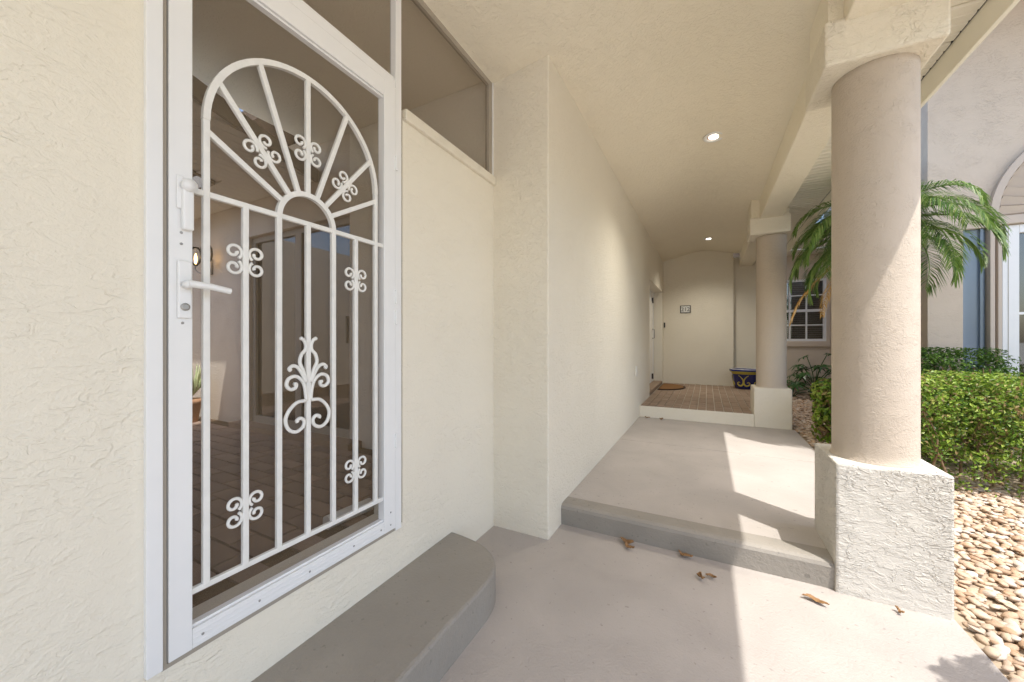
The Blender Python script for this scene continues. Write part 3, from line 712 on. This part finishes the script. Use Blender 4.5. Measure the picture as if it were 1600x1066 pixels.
# ------------------------------------------------------------------ palms
def frond_mesh(seed, length=1.15, droop=.9, rise=.55, nl=76, ll=.24, mat=None):
    rs = random.Random(seed); V, F = [], []
    npt = 16; pts = []; ang = rise; p = Vector((0, 0, 0)); seg = length / npt
    for i in range(npt + 1):
        pts.append(p.copy()); p = p + Vector((math.cos(ang) * seg, 0, math.sin(ang) * seg)); ang -= droop / npt * (1 + .9 * i / npt)
    b = MB(); b.tube(pts, [.010 - .0085 * i / npt for i in range(npt + 1)], 5, False)
    def at(f):
        x = f * npt; i = min(int(x), npt - 1); return pts[i].lerp(pts[i + 1], x - i), (pts[i + 1] - pts[i]).normalized()
    for i in range(nl):
        f = .12 + .88 * i / (nl - 1); q, t = at(f)
        l = ll * (math.sin(math.pi * min(1, (f * .86 + .12))) ** .6) * rs.uniform(.85, 1.1) + .03
        for sg in (-1, 1):
            side = Vector((0, sg, 0)); up = t.cross(Vector((0, 1, 0))) * -1
            d = (side * rs.uniform(.75, .95) + t * (.35 + .75 * f) + Vector((0, 0, 1)) * rs.uniform(.05, .4)).normalized()
            w = .0052; wv = d.cross(Vector((0, 0, 1))).normalized() * w
            m1 = q + d * l * .45; tip = q + d * l * .92 - Vector((0, 0, l * rs.uniform(.25, .55)))
            o = len(b.v); b.v += [tuple(q + wv * .5), tuple(q - wv * .5), tuple(m1 - wv), tuple(m1 + wv), tuple(tip)]
            b.f += [(o, o + 1, o + 2, o + 3), (o + 3, o + 2, o + 4)]
    me = bpy.data.meshes.new('frond'); me.from_pydata(b.v, [], b.f); me.materials.append(mat or M['palm'])
    return me
def palm(label, base, crown, nf, scale, seed, skip=None, dead=None):
    rs = random.Random(seed)
    T = thing('palm_tree', base, label, 'palm')
    b = Vector(base); c = Vector(crown); pts = catmull([b, b.lerp(c, .35) + Vector((-.02, 0, 0)), b.lerp(c, .7), c], 10)
    MB().tube(pts, [(.062 + .012 * math.sin(i * 2.1) - .012 * i / len(pts)) * (1 if scale > .6 else .7) for i in range(len(pts))], 12).build('trunk', M['bark'], T)
    fm = [frond_mesh(seed * 10 + i, 1.15 * scale * rs.uniform(.9, 1.05), dr, rise, 76, .25 * scale) for i, (dr, rise) in enumerate(((1.7, .95), (1.5, .6), (1.4, .35), (1.3, .15), (1.25, -.1)))]
    for i in range(nf):
        a = i * 2.39996 + rs.uniform(-.2, .2); tier = min(4, int(5 * i / nf))
        if skip and skip(a, tier): continue
        o = link('frond', fm[tier], T, (c.x, c.y, c.z - .03 * tier), (rs.uniform(-.2, .2), 0, a)); o.scale = (rs.uniform(.9, 1.08),) * 3
    for a, me in dead or (): 
        o = link('frond', me, T, (c.x, c.y, c.z - .18), (0, 0, a)); o['label'] = 'withered orange hanging frond'
    return T
def clear(a, tier):
    dx, dy = math.cos(a), math.sin(a)
    return (dx > .55 and dy > -.1) 
palm('green feathery pygmy palm growing between the porch and the wing', (1.50, 6.0, .1), (1.64, 5.32, 2.58), 46, .84, 5, clear,
     dead=[(R(178), frond_mesh(91, 1.2, .65, -.45, 34, .15, M['palmdead'])), (R(196), frond_mesh(92, 1.0, .7, -.55, 30, .13, M['palmdead']))])
palm('low pygmy palm at the walk edge casting its frond shadow on the painted floor', (1.64, 1.56, -.04), (1.60, 1.60, 1.22), 24, .42, 8)

# ------------------------------------------------------------------ philodendrons
def philo_leaf():
    m = MB(); n = 9
    for i in range(n):
        a = R(-140 + 280 * i / (n - 1)); l = .20 if abs(a) < 1.5 else .13; d = Vector((math.cos(a), math.sin(a), 0)); s = Vector((-d.y, d.x, 0)) * .018
        c = Vector((.05, 0, 0)); o = len(m.v); md = c + d * l * .55 + Vector((0, 0, .015)); tip = c + d * l - Vector((0, 0, .03))
        m.v += [tuple(c + s * .8), tuple(c - s * .8), tuple(md - s), tuple(md + s), tuple(tip)]; m.f += [(o, o + 1, o + 2, o + 3), (o + 3, o + 2, o + 4)]
    me = bpy.data.meshes.new('leaf'); me.from_pydata(m.v, [], m.f); me.materials.append(M['philo']); return me
plm = philo_leaf()
def philodendron(label, x, y, z, h, n, seed):
    rs = random.Random(seed); T = thing('philodendron', (x, y, z), label, 'plant', 'split-leaf plants by the window wall')
    for i in range(n):
        a = i * 2.4 + rs.uniform(-.3, .3); hh = h * (1 - .75 * (i / n)) * rs.uniform(.85, 1.05); r = .12 + .30 * (i / n) + rs.uniform(0, .08)
        tip = Vector((x + r * math.cos(a), y + r * math.sin(a), z + hh))
        MB().tube(catmull([(x, y, z - .02), (x + .3 * r * math.cos(a), y + .3 * r * math.sin(a), z + hh * .6), tip], 5), .008, 5).build('stem', M['philo'], T, True)
        o = link('leaf', plm, T, tip, (rs.uniform(-.3, .3), rs.uniform(.1, .6), a)); o.scale = (rs.uniform(.9, 1.25),) * 3
philodendron('tall dark split-leaf philodendron below the garden window', 1.88, 9.25, .19, .86, 15, 1)
philodendron('low dark split-leaf philodendron beside the porch column pedestal', 1.52, 9.3, .19, .40, 9, 2)

# ------------------------------------------------------------------ small things
# ceiling lights
def ceil_z(x):
    for (a, za), (b, zb) in zip(CE, CE[1:]):
        if a <= x <= b: return za + (zb - za) * (x - a) / (b - a)
for x, y, lab in ((.062, 4.25, 'lit recessed ceiling light over the painted landing'), (.03, 8.45, 'lit recessed ceiling light over the brick porch')):
    z = ceil_z(x) - .003; L = thing('recessed_light', (x, y, z), lab, 'ceiling light', 'recessed porch lights')
    MB().lathe([(.098, z + .004), (.098, z - .004), (.090, z - .010), (.068, z - .008), (.064, z - .001), (.064, z + .004)], x, y, 40).build('trim_ring', M['white'], L, True)
    MB().lathe([(.0635, z + .002), (.0635, z - .002), (.052, z + .001), (.050, z + .002)], x, y, 32).build('reflector', M['terracotta'], L, True)
    MB().lathe([(.050, z + .0025), (.050, z - .002), (.04, z - .004), (.02, z - .005)], x, y, 32).build('lens', M['lamp'], L, True)
    la = bpy.data.lights.new('recessed_lamp', 'SPOT'); lo = bpy.data.objects.new('recessed_lamp', la); col.objects.link(lo); lo.location = (x, y, z - .03)
    la.energy = 72; la.color = (1, .94, .82); la.spot_size = R(128); la.spot_blend = 1; la.shadow_soft_size = .16; setpar(lo, L)
# house number
hn = thing('house_number', (-.452, YB, 2.06), 'small framed plaque with black digits 212 on the end wall', 'sign')
box(-.565, -.339, YB - .012, YB - .0005, 1.973, 2.150).build('frame', M['dark'], hn, bevel=.003)
for i, ch in enumerate('212'):
    xc_ = -.515 + i * .063
    t = box(xc_ - .0300, xc_ + .0300, YB - .018, YB - .0121, 1.990, 2.133).build('tile', M['potwhite'], hn)
    cu = bpy.data.curves.new('digit', 'FONT'); cu.body = ch; cu.size = .13; cu.align_x = 'CENTER'; cu.extrude = .001
    to = bpy.data.objects.new('digit', cu); col.objects.link(to); dg = bpy.context.evaluated_depsgraph_get()
    me = bpy.data.meshes.new_from_object(to.evaluated_get(dg)); bpy.data.objects.remove(to); me.materials.clear(); me.materials.append(M['dark'])
    link('digit', me, t, (xc_, YB - .0195, 2.016), (R(90), 0, 0))
# door bell, outlet
db = box(XC + .012, XC + .042, YB - .02, YB - .0005, 1.64, 1.76).build('doorbell', M['dark'], None, bevel=.004); tag(db, 'small dark doorbell in the corner beside the entry recess', 'doorbell')
ot = thing('wall_outlet', (XC, 5.72, .87), 'pale outlet cover on the long stucco wall above the landing', 'outlet')
box(XC + .0005, XC + .012, 5.66, 5.78, .80, .95).build('cover', M['plasticwhite'], ot, bevel=.003)
box(XC + .0121, XC + .018, 5.69, 5.75, .83, .92).build('flap', M['plasticwhite'], ot, bevel=.002)
# half-round door mat
mt = thing('door_mat', (-.85, 8.55, ZP), 'half-round brown coir door mat on the porch bricks', 'mat')
def half(rx, ry): return [(-.905 + rx * math.sin(R(t * 6)), 8.72 - ry * math.cos(R(t * 6))) for t in range(31)]
MB().prism(half(.50, .60), ZP + .002, ZP + .014).build('border', M['matborder'], mt)
MB().prism([(x + .02, y) for x, y in half(.44, .54)], ZP + .0142, ZP + .022).build('pile', M['mat'], mt)
# glazed pot
gx, gy = .70, 9.20
gp = thing('flower_pot', (gx, gy, ZP), 'glazed cobalt and yellow painted flower pot on the porch bricks', 'pot')
pv_ = [(.165, 0), (.175, .01), (.205, .12), (.235, .30), (.245, .345), (.275, .355), (.285, .38), (.283, .405), (.262, .415), (.245, .405), (.22, .30), (.02, .28)]
ob = MB().lathe(pv_, 0, 0, 48).mesh('body', M['pot'], True); po = link('body', ob, gp, (gx, gy, ZP + .001))
def wall_r(z): return .172 + (.235 - .172) * z / .30
for k in range(8):
    a0 = R(k * 45 + 12); mir = 1 if k % 2 else -1
    sp_ = [(.00, .29), (.045, .25), (.075, .19), (.070, .12), (.035, .075), (-.015, .085), (-.028, .125), (.0, .15), (.018, .13)]
    pts = []
    for u_, z_ in catmull([(u, z, 0) for u, z in sp_], 5) and [(p.x, p.y) for p in catmull([(u, z, 0) for u, z in sp_], 5)]:
        r_ = wall_r(z_) + .003; a = a0 + mir * u_ / r_; pts.append((gx + r_ * math.cos(a), gy + r_ * math.sin(a), ZP + z_))
    MB().tube(pts, [.006 + .012 * math.sin(math.pi * i / len(pts)) for i in range(len(pts))], 6).build('painted_scroll', M['potyellow'], po, True)
    a = R(k * 45 + 34); MB().lathe([(.004, -.006), (.034, .0), (.004, .006)], 0, 0, 10).build('painted_dot', M['potred'] if k % 4 == 3 else M['potwhite'], po, True, 0).matrix_world = Matrix.Translation((gx + wall_r(.2) * math.cos(a), gy + wall_r(.2) * math.sin(a), ZP + .20)) @ Matrix.Rotation(a, 4, 'Z') @ Matrix.Rotation(R(90), 4, 'Y')
# dry leaves
def dry_leaf(label, x, y, z, l, w, ang, curl, seed, extra=0):
    rs = random.Random(seed); V, F = [], []; n, k = 12, 5
    for i in range(n + 1):
        f = i / n; ww_ = w * math.sin(math.pi * min(.98, f * .93 + .05)) ** .8
        cx = (f - .5) * l; zz = .006 + .02 * curl * (2 * f - 1) ** 2 + .004 * math.sin(f * 9 + seed)
        for j in range(k):
            g_ = j / (k - 1) * 2 - 1; V.append((cx + .005 * rs.uniform(-1, 1), g_ * ww_ / 2 + .01 * math.sin(f * 5 + seed), zz + abs(g_) ** 1.5 * w * .45 * curl + rs.uniform(0, .004)))
    for i in range(n):
        for j in range(k - 1): a = i * k + j; F.append((a, a + 1, a + k + 1, a + k))
    me = bpy.data.meshes.new('dry_leaf'); me.from_pydata(V, [], F); me.materials.append(M['dryleaf'])
    for p in me.polygons: p.use_smooth = True
    o = link('dry_leaf', me, None, (x, y, z), (0, 0, ang)); sd_ = o.modifiers.new('thickness', 'SOLIDIFY'); sd_.thickness = .0015
    tag(o, label, 'leaf', 'dry leaves lying on the walk'); return o
dry_leaf('curled brown dry leaf at the foot of the taupe step', -.46, 2.49, .001, 0.080, 0.047, .2, 0.60, 1)
dry_leaf('ring-shaped scrap of brown dry leaf by the taupe step', -.44, 2.44, .001, 0.068, 0.031, -.5, 0.72, 2)
dry_leaf('thin brown dry leaf touching the taupe step riser', -.118, 2.505, .001, 0.080, 0.033, -.35, 0.54, 3)
dry_leaf('small cupped brown leaf fragment on the shaded walk', -.03, 2.31, .001, 0.036, 0.037, 1.3, 0.72, 4)
dry_leaf('short brown leaf beside the cupped fragment on the walk', .02, 2.345, .001, 0.052, 0.027, -.3, 0.48, 5)
dry_leaf('long pale tan dry leaf lying in the sun on the walk', .485, 2.375, .001, 0.104, 0.037, -.25, 0.36, 6)
dry_leaf('small tan leaf curl in the sun by the rough pedestal', .825, 2.465, .001, 0.032, 0.023, -.6, 0.54, 7)
dry_leaf('brown dry leaf in the corner below the brick porch riser', -.80, 5.96, ZL + .001, 0.072, 0.042, .2, 0.48, 8)
dry_leaf('reddish dry leaf against the brick porch riser', -.60, 5.93, ZL + .001, 0.056, 0.052, .6, 0.60, 9)
